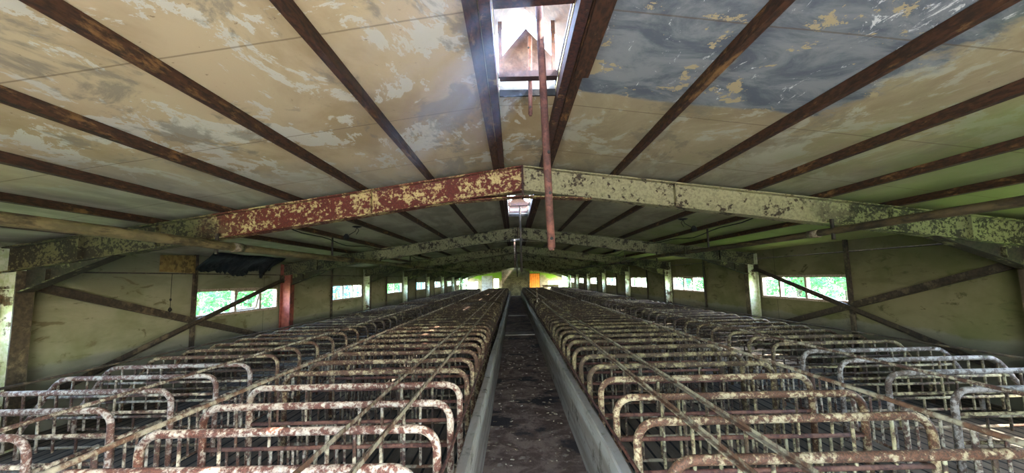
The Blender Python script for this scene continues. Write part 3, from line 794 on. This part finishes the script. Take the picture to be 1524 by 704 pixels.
for s, side in ((-1, 'left'), (1, 'right')):
    y = 9.0; q = 0
    while y < 95:
        k = (0 if R.random() < .7 else 1) if s < 0 else (1 if R.random() < .55 else (0 if R.random() < .6 else 2))
        plant(k, s * (13.0 + 6.5 * (q % 2) + R.uniform(-.6, .6)), y, R.uniform(.74, .84), 'leafy green tree outside the %s windows' % side, 'trees outside the %s windows' % side)
        y += R.uniform(4.9, 5.4); q += 1
for x in (-8.5, 0, 8.5):
    plant(R.choice((1, 2)), x, 62 + R.uniform(-1, 3), .8, 'bright leafy tree beyond the far end openings', 'trees beyond the far end')

# ------------------------------------------------------------------ light
w = bpy.data.worlds.new('sky'); sc.world = w; w.use_nodes = True; nt = w.node_tree; nt.nodes.clear()
sky = N(nt, 'ShaderNodeTexSky'); sky.sky_type = 'NISHITA'; sky.sun_disc = False
SUN_EL, SUN_AZ = math.radians(51), math.radians(102)
sky.sun_elevation = SUN_EL; sky.sun_rotation = SUN_AZ
bg = N(nt, 'ShaderNodeBackground'); bg.inputs['Strength'].default_value = 3.4
L(nt, sky.outputs[0], bg.inputs[0]); o = N(nt, 'ShaderNodeOutputWorld'); L(nt, bg.outputs[0], o.inputs[0])
sl = bpy.data.lights.new('sun', 'SUN'); sl.energy = 9.0; sl.angle = math.radians(.6); sl.color = (1, .97, .92)
so = bpy.data.objects.new('sun', sl); COL.objects.link(so)
dirv = Vector((math.sin(SUN_AZ) * math.cos(SUN_EL), math.cos(SUN_AZ) * math.cos(SUN_EL), math.sin(SUN_EL)))
so.rotation_euler = dirv.to_track_quat('Z', 'Y').to_euler(); so.location = (0, -10, 20)
def portal(loc, direction, sx, sy):
    l = bpy.data.lights.new('portal', 'AREA'); l.shape = 'RECTANGLE'; l.size = sx; l.size_y = sy; l.cycles.is_portal = True
    ob = bpy.data.objects.new('portal', l); COL.objects.link(ob); ob.location = loc
    ob.rotation_euler = Vector(direction).to_track_quat('-Z', 'Y').to_euler()
for s in (-1, 1):
    for k in BAYS: portal((s * (WALL + .16), F(k) + 4.47, 1.53), (-s, 0, 0), 2.9, .62)
portal((0, Y0 - .3, DH / 2), (0, 1, 0), 2 * DW, DH)
for s in (-1, 1): portal((s * 6.65, 50.3, 1.6), (-s, 0, 0), 6, 1.8)

# light shafts under the nearest vent, shaped into a bluish scattering volume
hm, nt = new_mat('light shaft haze'); v_ = N(nt, 'ShaderNodeVolumeScatter'); v_.inputs['Color'].default_value = (.62, .8, 1, 1)
hx = xyz(nt)
cb = N(nt, 'ShaderNodeCombineXYZ')         # density streaks stand in for rays of falling light
L(nt, math_(nt, 'MULTIPLY', hx[1], 3.6), cb.inputs[0]); L(nt, math_(nt, 'ADD', math_(nt, 'MULTIPLY', hx[0], 1.6), math_(nt, 'MULTIPLY', hx[2], -1.55)), cb.inputs[1])
dn = math_(nt, 'MULTIPLY', ramp(nt, noise(nt, cb.outputs[0], 1.5, 2), .47, .66), ramp(nt, hx[2], 2.42, 3.2))
L(nt, math_(nt, 'MULTIPLY', dn, .9), v_.inputs['Density'])
o = N(nt, 'ShaderNodeOutputMaterial'); L(nt, v_.outputs[0], o.inputs['Volume'])
tag(MB().quadbox([(-1.35, 1.3, 2.36), (-.75, 1.3, 2.36), (-.75, 3.1, 2.36), (-1.35, 3.1, 2.36), (-.21, 1.3, 3.3), (.0, 1.3, 3.3), (.0, 3.1, 3.3), (-.21, 3.1, 3.3)]).build('haze', hm), 'thin bluish haze shaped as light shafts slanting down from the nearest ridge vent', 'haze', None, 'stuff')

# ------------------------------------------------------------------ camera
f, vx, vy, roll = 600.0, 764.66, 414.0, .0233
dc = Vector((vx - 762, -(vy - 352), -f)).normalized()
xc = Vector((1, roll, 0)); xc = (xc - dc * xc.dot(dc)).normalized()
zc_ = xc.cross(dc)
cam = bpy.data.cameras.new('camera'); cam.sensor_width = 36; cam.lens = f / 1524 * 36; cam.clip_start = .05; cam.clip_end = 400
co = bpy.data.objects.new('camera', cam); COL.objects.link(co)
co.matrix_world = Matrix(((xc.x, xc.y, xc.z, CAMX), (dc.x, dc.y, dc.z, 0), (zc_.x, zc_.y, zc_.z, EYE), (0, 0, 0, 1)))
sc.camera = co
sc.view_settings.view_transform = 'Standard'; sc.view_settings.look = 'None'
sc.view_settings.gamma = 1; sc.view_settings.use_curve_mapping = False
sc.view_settings.exposure = 2.15
sc.cycles.use_denoising = True
sc.cycles.max_bounces = 10; sc.cycles.diffuse_bounces = 6; sc.cycles.transparent_max_bounces = 16
sc.cycles.sample_clamp_indirect = 12
